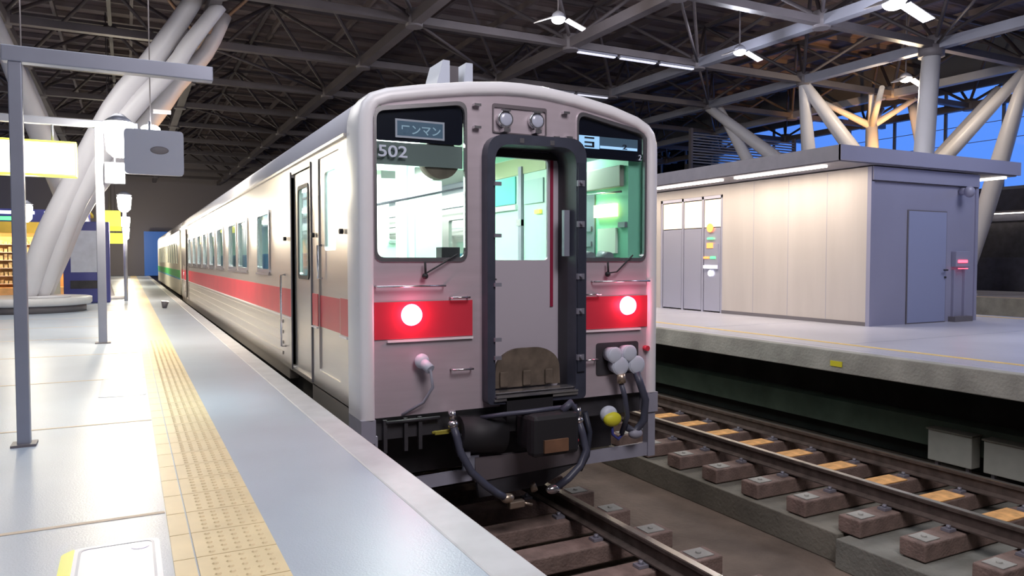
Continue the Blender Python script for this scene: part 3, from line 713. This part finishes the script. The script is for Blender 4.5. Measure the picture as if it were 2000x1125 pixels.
for z in (2.75, 2.40, 1.95, 1.65, 1.25): MB().box(.462, .53, -.105, -.08, z, z+.05).disc((.49, -.115, z+.03), .014).build('latch', 'steel', t)
MB().box(.40, .455, .02, .06, 2.15, 2.55).build('latch_bar', 'steel_blue', t)
for z in (2.72, 2.3, 1.9, 1.45, 1.3): MB().box(-.33, -.27, -.105, -.08, z, z+.03).build('latch', 'steel', t)
MB().box(.468, .545, -.10, -.078, 1.15, 2.95).build('rubber_fold', 'rubber', t)
# headlights
plate('headlight_recess', 'stainless_dk', rounded(rect(-.29, .22, 3.165, 3.405), .02), [rounded(rect(-.28, .21, 3.175, 3.375), .02)], .02, 'xz', .025, t)
for x, z in ((-.19, 3.275), (.105, 3.285)):
    h = MB().tube([(x, -.03, z), (x, .035, z)], [.066, .07], 24).build('headlight', 'silver', t)
    MB().sphere((x, -.03, z), .055, (1, .25, 1.0)).build('headlight_lens', 'lens_off', h)
    MB().box(x-.05, x+.03, -.06, -.03, z+.06, z+.075).build('visor', 'silver', h)
    MB().box(x-.03, x+.03, -.05, .03, z-.105, z-.075).build('bracket', 'silver', h)
for x, z in ((-.44, 3.37), (-.44, 3.19), (.40, 3.38), (.43, 3.17), (.30, 3.16)): MB().box(x-.03, x+.03, -.02, .03, z-.008, z+.012).build('foothold', 'silver', t)
# window-level trim, bands, tail lights
for x0, x1 in ((-1.30, -.475), (.60, 1.30)):
    bnd = MB().box(x0, x1, .020, .030, 1.50, 1.79).build('red_band', 'red', t)
    MB().box(x0 + (.10 if x0 < 0 else .0), x1 - (.0 if x0 < 0 else .08), .005, .03, 1.475, 1.492).build('band_moulding', 'white_paint', bnd)
for x, z in ((-1.0, 1.685), (1.075, 1.70)):
    h = MB().tube([(x, -.012, z), (x, .03, z)], [.078, .088], 28).build('tail_lamp', 'tail_on', t)
    MB().sphere((x, -.012, z), .060, (1, .35, 1)).build('tail_lens', 'tail_core', h)
    light('tail_lamp_glow', 'POINT', (CX + x, FY - .10, z), 2.2, (1, .10, .22), .05)
def handrail(x0, x1, z):
    MB().tube([(x0, .03, z), (x0, -.03, z), (x1, -.03, z), (x1, .03, z)], .009, 8).build('grab_rail', 'silver', t)
for a in ((-1.29, -.73, 1.912), (-.67, -.52, 1.815), (-.665, -.49, 1.232), (.69, 1.29, 1.925), (.605, .75, 1.812), (.60, .72, 1.232)): handrail(*a)
for x, s in ((-.90, 1), (.83, 1)):
    MB().tube([(x, -.02, 2.10), (x + .0, -.03, 2.0)], .009, 6).sphere((x, -.02, 1.99), .025).build('wiper_pivot', 'dark', t)
    MB().tube([(x, -.03, 2.0), (x + (.0 if x < 0 else .09), -.03, 2.01), (x + .28, -.01, 2.16)], .007, 6).build('wiper_arm', 'dark', t)
MB().box(-1.28, -.55, .10, .35, 2.115, 2.135).build('desk_ledge', 'floor_in', t)
MB().box(-.72, -.56, .08, .2, 2.135, 2.22).build('cab_box', 'dark', t)
# jumper connectors
j = MB().sphere((-.93, -.02, 1.32), .06, (1, .7, 1)).tube([(-.93, -.02, 1.32), (-.89, -.10, 1.26)], .04, 12).build('jumper_socket', 'sign_white', t)
MB().tube([(-.89, -.10, 1.26), (-.87, -.10, 1.12), (-.93, -.05, 1.0), (-1.08, .02, .90)], .012, 8).build('jumper_cable', 'skirt', j)
j = plate('jumper_recess', 'dark2', rounded(rect(.74, 1.20, 1.08, 1.37), .03), [], .012, 'xz', .024, t)
for x, z, r in ((.86, 1.27, .075), (1.02, 1.28, .075), (.92, 1.17, .085), (1.10, 1.17, .085)):
    MB().tube([(x, .01, z), (x, -.10, z)], [r*.8, r], 22).sphere((x, -.10, z), r*.95, (1, .2, 1)).build('jumper_cap', 'sign_white', j)
MB().tube([(.92, -.10, 1.10), (.93, -.10, 1.02)], .04, 12).build('jumper_neck', 'brass', j)
MB().tube([(1.10, -.09, 1.10), (1.12, -.12, 1.0), (1.18, -.12, .85), (1.18, -.10, .66), (1.10, -.08, .56), (1.02, -.05, .60)], .035, 10).build('jumper_cable', 'hose', j)
MB().tube([(.92, -.09, 1.05), (.95, -.12, .9), (.98, -.12, .72), (.97, -.05, .55)], .024, 10).build('jumper_cable', 'hose', j)
MB().sphere((1.10, -.08, .54), .06, (1.2, .8, .8)).build('cable_plug', 'skirt', j)
MB().disc((1.28, .02, 1.30), .025, 'y', .08, 12).build('side_marker', 'red', t)
# underframe and buffers
MB().box(-1.28, 1.28, .10, 1.2, .70, .90).box(-1.2, 1.2, .45, 1.2, .30, .72).build('end_sill', 'dark2', t)
MB().box(-1.3, 1.3, 1.3, LEN-.2, .45, .92).build('underframe', 'dark', t)
for a in ((-1.41, -1.30, .36, 1.7, .72, .93), (-1.40, -1.30, 2.9, LEN-.2, .80, .93)): MB().box(*a).build('side_sill', 'stainless_side', t)
plate('skirt_plate', 'skirt', [(-1.30, .375), (-.20, .40), (-.20, .30), (-.95, .28)], [], .03, 'xz', .05, t)
plate('skirt_plate', 'skirt', [(.60, .395), (1.38, .41), (1.38, .285), (.62, .285)], [], .03, 'xz', .05, t)
for a in ((-1.38, -1.28, .02, .10, .37, .75), (1.32, 1.40, .02, .10, .28, .88)): MB().box(*a).build('skirt_hanger', 'skirt', t)
plate('guard_plate', 'stainless_dk', [(-.48, .30), (.60, .34), (.60, .48), (-.48, .50)], [], .05, 'xz', -.02, t)
plate('guard_plate', 'dark2', [(-.44, .16), (.16, .18), (.55, .34), (-.46, .30)], [], .04, 'xz', -.01, t)
cp = MB().box(-.22, .22, -.10, .45, .70, .98).box(-.14, .16, -.38, -.10, .58, .86, bev=.03).box(-.19, .24, -.50, -.36, .56, .90, bev=.04).build('coupler', 'dark', t)
MB().tube([(.12, -.42, .90), (.18, -.44, .96), (.26, -.40, .86), (.28, -.30, .74)], .035, 10).build('coupler_lever', 'hose', cp)
MB().tube([(-.42, -.02, .82), (-.30, -.16, .86), (-.1, -.24, .88), (.15, -.3, .90), (.40, -.15, .86), (.5, -.02, .84)], .020, 8).build('uncoupling_rod', 'hose', cp)
MB().box(-.10, .12, -.52, -.40, .60, .70).build('knuckle', 'rust', cp)
MB().tube([(-.62, .0, .70), (-.22, .0, .66)], .15, 18).build('draft_gear', 'dark', t)
MB().tube([(.25, .1, .68), (.5, .1, .70)], .16, 18).build('draft_gear', 'dark', t)
def hose(pts, nm='brake_hose', r=.032):
    h = MB().tube(pts, r, 12).build(nm, 'hose', t); e = Vector(pts[-1]); s = Vector(pts[0])
    MB().sphere(tuple(s), .045, (1, 1, .8)).tube([s + Vector((0, 0, .04)), s + Vector((-.01, .0, .11))], .03, 12).build('hose_fitting', 'silver', h)
    return h, e
h, e = hose([(-.68, -.05, .80), (-.66, -.08, .70), (-.64, -.11, .58), (-.56, -.14, .42), (-.44, -.16, .30), (-.34, -.17, .22), (-.26, -.17, .17)])
MB().sphere((-.25, -.17, .17), .05, (1.2, .8, .8)).box(-.24, -.10, -.20, -.14, .08, .14, bev=.01).tube([(-.1, -.17, .11), (-.02, -.17, .08)], .012, 8).build('hose_coupling', 'brass', h)
MB().box(-.62, -.54, -.08, .0, .52, .72).box(-.58, -.44, -.03, .0, .40, .52).build('hose_bracket', 'steel_blue', t)
h, e = hose([(.50, -.06, .72), (.53, -.08, .60), (.55, -.11, .46), (.47, -.14, .34), (.34, -.16, .25), (.22, -.16, .19)])
MB().sphere((.19, -.16, .18), .05, (1.4, .8, .8)).build('hose_coupling', 'silver', h)
MB().tube([(.58, -.04, .78), (.62, -.06, .60), (.58, -.08, .40), (.50, -.08, .28)], .025, 10).build('brake_hose', 'rubber', t)
MB().sphere((.42, -.12, .56), .035, (1.3, .8, .8)).build('red_cock', 'led_dull_red', t); MB().box(.36, .46, -.13, -.09, .50, .52).build('cock_handle', 'silver', t)
y_ = MB().sphere((.845, -.02, .73), .085, (1.05, .6, .9)).build('air_cock', 'sign_white', t)
MB().sphere((.86, -.06, .69), .088, (1.05, .6, .75)).build('yellow_cover', 'yellow_part', y_)
MB().tube([(.86, -.05, .66), (.87, -.05, .55), (.93, -.05, .50), (1.0, -.03, .54)], .014, 8).build('thin_pipe', 'vending', t)
MB().box(-.82, -.70, -.02, .02, .72, .745).tube([(-.84, 0, .735), (-.62, -.02, .75)], .012, 8).build('valve_handle', 'yellow_dull', t)
for x in (-1.22, -1.05, -.93): MB().box(x, x+.03, .06, .10, .60, .86).build('bracket', 'dark2', t)
MB().tube([(-1.2, .06, .84), (-.75, .06, .84)], .014, 8).build('pipe', 'dark2', t)
MB().tube([(.07, .0, .22), (.07, -.05, .15)], .03, 10).build('drain_cock', 'brass', t)
# sides
def side(x, sgn):
    holes = [rect(.63, 1.40, 1.09, 3.04, .03), rect(1.70, 2.65, .96, 3.02, .03), rect(LEN-3.2, LEN-2.25, .96, 3.02, .03)]
    wins = []
    y = 4.05
    wl = [(4.05, 4.98), (5.95, 6.95), (7.2, 8.2)] + [(9.05 + 1.55*k, 10.05 + 1.55*k) for k in range(6)]
    for a, b in wl: wins.append((a, b)); holes.append(rect(a, b, 1.98, 2.71, .05))
    sw = plate('side_wall', 'stainless_side', [(.34, .92), (LEN, .92), (LEN, 3.10), (.34, 3.10)], holes, .05, 'yz', x - sgn*.025, t)
    for a, b in wins:
        wf = plate('window_frame', 'silver', rect(a-.03, b+.03, 1.95, 2.74, .06), [rect(a+.02, b-.02, 2.0, 2.69, .04)], .03, 'yz', x, t)
        plate('window_pane', 'glass_side', rect(a+.01, b-.01, 1.99, 2.70, .04), [], .006, 'yz', x - sgn*.02, wf)
        MB().box(min(x, x+sgn*.03), max(x, x+sgn*.03), a-.05, b+.05, 1.925, 1.948).build('window_sill', 'silver', wf)
    # cab door
    xd = x - sgn*.03
    cd = plate('cab_door', 'stainless_side', rect(.60, 1.43, 1.05, 3.06, .02), [rect(.80, 1.22, 2.2, 2.90, .05)], .03, 'yz', xd, t)
    plate('door_pane', 'glass_side', rect(.80, 1.22, 2.2, 2.90, .05), [], .006, 'yz', xd, cd)
    MB().box(*sorted((xd + sgn*.016, xd + sgn*.018)), .62, 1.41, 1.50, 1.79).build('red_band', 'red', cd)
    MB().tube([(xd+sgn*.02, 1.30, 1.95), (xd+sgn*.06, 1.30, 1.95), (xd+sgn*.06, 1.30, 2.25), (xd+sgn*.02, 1.30, 2.25)], .010, 8).build('door_handle', 'silver', cd)
    # passenger doors
    for d0 in (1.70, LEN-3.2):
        pd = plate('passenger_door', 'stainless_side', rect(d0-.02, d0+.97, .95, 3.04, .02), [rect(d0+.25, d0+.70, 1.95, 2.85, .05)], .03, 'yz', xd - sgn*.012, t)
        plate('door_pane', 'glass_side', rect(d0+.25, d0+.70, 1.95, 2.85, .05), [], .006, 'yz', xd - sgn*.012, pd)
        plate('pane_rubber', 'dark', rect(d0+.22, d0+.73, 1.92, 2.88, .06), [rect(d0+.26, d0+.69, 1.96, 2.84, .05)], .01, 'yz', xd + sgn*.008, pd)
        plate('door_jamb', 'stainless_side', rect(d0-.03, d0+.98, .93, 3.05), [rect(d0, d0+.95, .955, 3.02)], .09, 'yz', x - sgn*.055, pd)
        for dy in (-.03, .95): MB().box(*sorted((x - sgn*.045, x + sgn*.012)), d0+dy, d0+dy+.025, .94, 3.05).build('door_edge', 'gusset', pd)
        MB().tube([(x, d0+1.35, 1.15), (x+sgn*.05, d0+1.35, 1.15), (x+sgn*.05, d0+1.35, 1.95), (x, d0+1.35, 1.95)], .012, 8).build('grab_rail', 'silver', t)
    for a, b in ((.36, .60), (1.43, 1.66), (2.68, LEN-3.25), (LEN-2.2, LEN-.02)):
        MB().box(*sorted((x + sgn*.001, x + sgn*.006)), a, b, 1.50, 1.80).build('red_band', 'red', t)
        MB().box(*sorted((x + sgn*.001, x + sgn*.018)), a, b, 1.478, 1.492).build('band_moulding', 'white_paint', t)
    mb = MB()
    for z in (1.40, 1.28, 1.16, 1.04):
        mb.box(*sorted((x + sgn*.0005, x + sgn*.014)), 3.2, LEN-3.4, z, z+.035)
    mb.build('ribbing', 'stainless_side', t)
    MB().box(*sorted((x - sgn*.01, x + sgn*.03)), .36, LEN, 3.10, 3.125).build('gutter', 'stainless_side', t)
    for y in (.50, 1.55, 2.95): MB().disc((x + sgn*.02, y, 2.35), .022, 'x', .03, 12).build('side_lamp', 'dark', t)
side(-1.41, -1); side(1.41, 1)
roof_shell(MB(), .36, LEN).build('roof', 'roof_paint', t)
for k, y in enumerate((1.3,)):
    for x0, x1, x2 in ((-.42, -.26, -.22), (-.10, -.02, .02)):
        me = plate_mesh([(x0, 3.52), (x1 + .05, 3.52), (x1 + .05, 4.02), (x1 - .02, 4.02)], [], .35, 'xz', y)
        MB().mesh(me).build('roof_vent', 'sign_white', t)
    MB().box(-.21, -.11, y-.15, y+.2, 3.5, 3.98).box(.03, .45, y, y+.6, 3.5, 3.85).build('roof_box', 'beam', t)
for y in (4.5, 8.0, 11.5, 15): MB().box(-.45, .45, y, y+.9, 3.54, 3.86, bev=.05).build('roof_vent', 'roof_paint', t)
MB().tube([(-1.05, .5, 3.50), (-1.05, LEN-.5, 3.50)], .02, 6).build('roof_pipe', 'roof_paint', t)
# interior
MB().box(-1.34, 1.34, .30, LEN-.1, 1.10, 1.16).build('cabin_floor', 'floor_in', t)
MB().box(-1.30, 1.30, .30, LEN-.1, 3.24, 3.27).build('cabin_ceiling', 'cream', t)
MB().box(-1.34, 1.34, LEN-.1, LEN-.04, .92, 3.3).build('end_wall', 'mint', t)
plate('cab_partition', 'mint', [(-1.34, 1.16), (1.34, 1.16), (1.34, 3.24), (-1.34, 3.24)], [rect(-1.2, -.55, 1.95, 3.0, .03), rect(-.40, .35, 1.16, 3.05, .02), rect(.70, .98, 2.05, 2.75, .02)], .04, 'xz', 1.62, t)
for x in (-.30, .37): MB().box(x-.03, x+.03, .30, 1.6, 1.16, 2.1).build('cab_side_panel', 'mint', t)
MB().box(.37, .40, .28, 1.6, 2.1, 3.1).build('cab_side_panel', 'mint_panel', t)
MB().box(.355, .369, .86, 1.32, 2.66, 2.92).build('side_pane', 'teal', t)
MB().box(.345, .369, .84, 1.36, 2.60, 2.65).build('pane_rail', 'silver', t)
MB().box(.355, .369, .32, .68, 2.64, 2.86).build('side_pane', 'teal_grey', t)
MB().box(.340, .369, .71, .77, 1.2, 3.0).build('panel_post', 'steel', t)
MB().box(.345, .369, .36, .46, 2.54, 2.575).build('yellow_notice', 'sign_yellow', t)
MB().box(.33, .369, .71, .79, 2.44, 2.50).build('latch', 'silver', t)
MB().box(.36, .369, .28, 1.58, 2.93, 3.09).build('top_panel', 'olive', t)
for a in ((-1.30, -1.24, 1.66, 1.72), (-.60, -.52, 1.5, 1.6), (-.75, -.70, 1.75, 1.8)): MB().box(*a, 1.2, 3.2).build('cab_post', 'cream', t)
plate('vestibule_door', 'mint', [(-.40, 1.16), (.35, 1.16), (.35, 3.05), (-.40, 3.05)], [rect(-.30, .0, 2.35, 2.8, .03)], .03, 'xz', 2.75, t)
MB().box(-.04, .01, 2.72, 2.74, 1.2, 3.0).build('door_seam', 'steel', t)
MB().box(-.30, .0, 2.70, 2.735, 2.31, 2.345).build('pane_rail', 'silver', t)
MB().box(1.15, 1.32, .12, 1.4, 1.6, 3.1).build('cab_cabinet', 'mint_dark2', t)
for a in ((.70, .9, 2.40, 2.45), (.13, .24, 2.42, 2.47), (.70, .95, 2.25, 2.30)): MB().box(1.12, 1.149, *a).build('cabinet_switch', 'steel', t)
MB().box(1.10, 1.149, .18, .88, 2.80, 3.0, bev=.01).build('cabinet_hood', 'brown_lit', t)
MB().tube([(1.10, .16, 2.75), (1.10, .86, 2.77)], .010, 8).build('cabinet_rail', 'silver', t)
MB().box(1.10, 1.149, .28, .62, 2.53, 2.65).build('notice_lamp', 'sign_lit_y', t)
MB().box(1.12, 1.149, .28, .58, 2.18, 2.42).build('notice_card', 'cream', t)
MB().box(1.135, 1.149, .66, .95, 2.15, 2.78).build('cabinet_panel', 'steel', t)
MB().box(.52, 1.28, .25, .62, 1.9, 2.14).build('driver_desk', 'dark2', t)
for x in (.62, .80, 1.0): MB().tube([(x, .2, 2.14), (x, .35, 2.155)], .05, 12).build('gauge', 'steel', t)
for k in range(3): MB().tube([(-1.25, .35 + .35*k, 2.55), (-.35, .35 + .35*k, 2.75)], .010, 6).build('cab_rail', 'steel', t)
MB().box(-1.1, -.60, .55, 1.35, 3.18, 3.235).build('cab_ceiling_lamp', 'tube_in', t)
light('cab_light', 'AREA', (CX - .85, FY + .95, 3.16), 75, (.93, 1, .96), .5, .8, (CX - .85, FY + .95, 0))
light('cab_light', 'AREA', (CX + .8, FY + 1.0, 3.16), 22, (.82, 1, .9), .4, .5, (CX + .9, FY + 1.0, 0))
light('vestibule_light', 'AREA', (CX, FY + 2.2, 3.20), 40, (.90, 1, .94), .5, .5, (CX, FY + 2.2, 0))
for x in (-.55, .55):
    for y in [3.3 + 2.2*k for k in range(8)]: MB().tube([(x, y, 3.19), (x, y + 1.7, 3.19)], .035, 8).build('ceiling_tube', 'tube_in', t)
light('saloon_light', 'AREA', (CX, FY + 7.5, 3.14), 110, (.88, 1, .96), 1.4, 8, (CX, FY + 7.5, 0))
light('saloon_light', 'AREA', (CX, FY + 15.5, 3.14), 110, (.88, 1, .96), 1.4, 8, (CX, FY + 15.5, 0))
for x in (-.95, .95):
    for y in [3.6 + 1.55*k for k in range(9)]:
        MB().box(x-.38, x+.38, y, y+.12, 1.5, 2.2, bev=.03).box(x-.38, x+.38, y+.12, y+.55, 1.45, 1.6, bev=.03).box(x-.3, x+.3, y+.05, y+.45, 1.16, 1.45).build('seat', 'seat', t)
    MB().tube([(x*1.15, 3.0, 2.85), (x*1.15, LEN-3, 2.85)], .015, 6).build('luggage_rail', 'silver', t)
# bogies
for y in (3.0, LEN-3.6):
    for dy in (-.95, .95):
        ws = MB().disc((-.555, y+dy, .43), .42, 'x', .12, 32).disc((.505, y+dy, .43), .42, 'x', .12, 32).tube([(-.5, y+dy, .43), (.5, y+dy, .43)], .07, 12).build('wheelset', 'rail_rust', t)
    for x in (-.85, .85): MB().box(x-.08, x+.08, y-1.25, y+1.25, .40, .62, bev=.03).build('bogie_frame', 'dark2', t)
# second carriage
t2 = thing('railcar', 'ivory second carriage with green band, coupled behind the grey railcar', 'train', (CX, FY + 22.0, 0)); L2 = 20.5
wl = [(1.2 + 1.6*k, 2.25 + 1.6*k) for k in range(11)]
for x, sgn in ((-1.41, -1), (1.41, 1)):
    plate('side_wall', 'ivory', [(0, .92), (L2, .92), (L2, 3.10), (0, 3.10)], [rect(a, b, 1.98, 2.72, .05) for a, b in wl], .05, 'yz', x - sgn*.025, t2)
    MB().box(*sorted((x+sgn*.001, x+sgn*.006)), 0, L2, 1.50, 1.76).build('green_band', 'green_band', t2)
    MB().box(*sorted((x+sgn*.001, x+sgn*.006)), 0, L2, 1.44, 1.49).build('blue_band', 'blue_band', t2)
    for a, b in wl: plate('window_pane', 'glass_side', rect(a, b, 1.98, 2.72, .05), [], .006, 'yz', x - sgn*.02, t2)
roof_shell(MB(), 0, L2).build('roof', 'roof_paint', t2)
plate('end_wall', 'ivory', [(-1.38, .92), (1.38, .92), (1.38, 3.2), (1.2, 3.42), (0, 3.56), (-1.2, 3.42), (-1.38, 3.2)], [], .05, 'xz', .03, t2)
plate('end_wall', 'ivory', [(-1.38, .92), (1.38, .92), (1.38, 3.2), (1.2, 3.42), (0, 3.56), (-1.2, 3.42), (-1.38, 3.2)], [], .05, 'xz', L2-.03, t2)
MB().box(-1.3, 1.3, .2, L2-.2, .45, 1.15).build('underframe', 'dark', t2)
MB().box(-1.3, 1.3, .1, L2-.1, 3.2, 3.24).build('cabin_ceiling', 'cream', t2)
MB().box(-.5, .5, -.72, .02, 1.0, 3.0).build('gangway_bellows', 'rubber', t2)
for y in (3.0, L2-3.0):
    for dy in (-.95, .95): MB().disc((-.555, y+dy, .43), .42, 'x', .12, 32).disc((.505, y+dy, .43), .42, 'x', .12, 32).tube([(-.5, y+dy, .43), (.5, y+dy, .43)], .07, 12).build('wheelset', 'rail_rust', t2)
light('second_car_light', 'AREA', (CX, FY + 32, 3.14), 260, (1, .96, .85), 1.4, 18, (CX, FY + 32, 0))
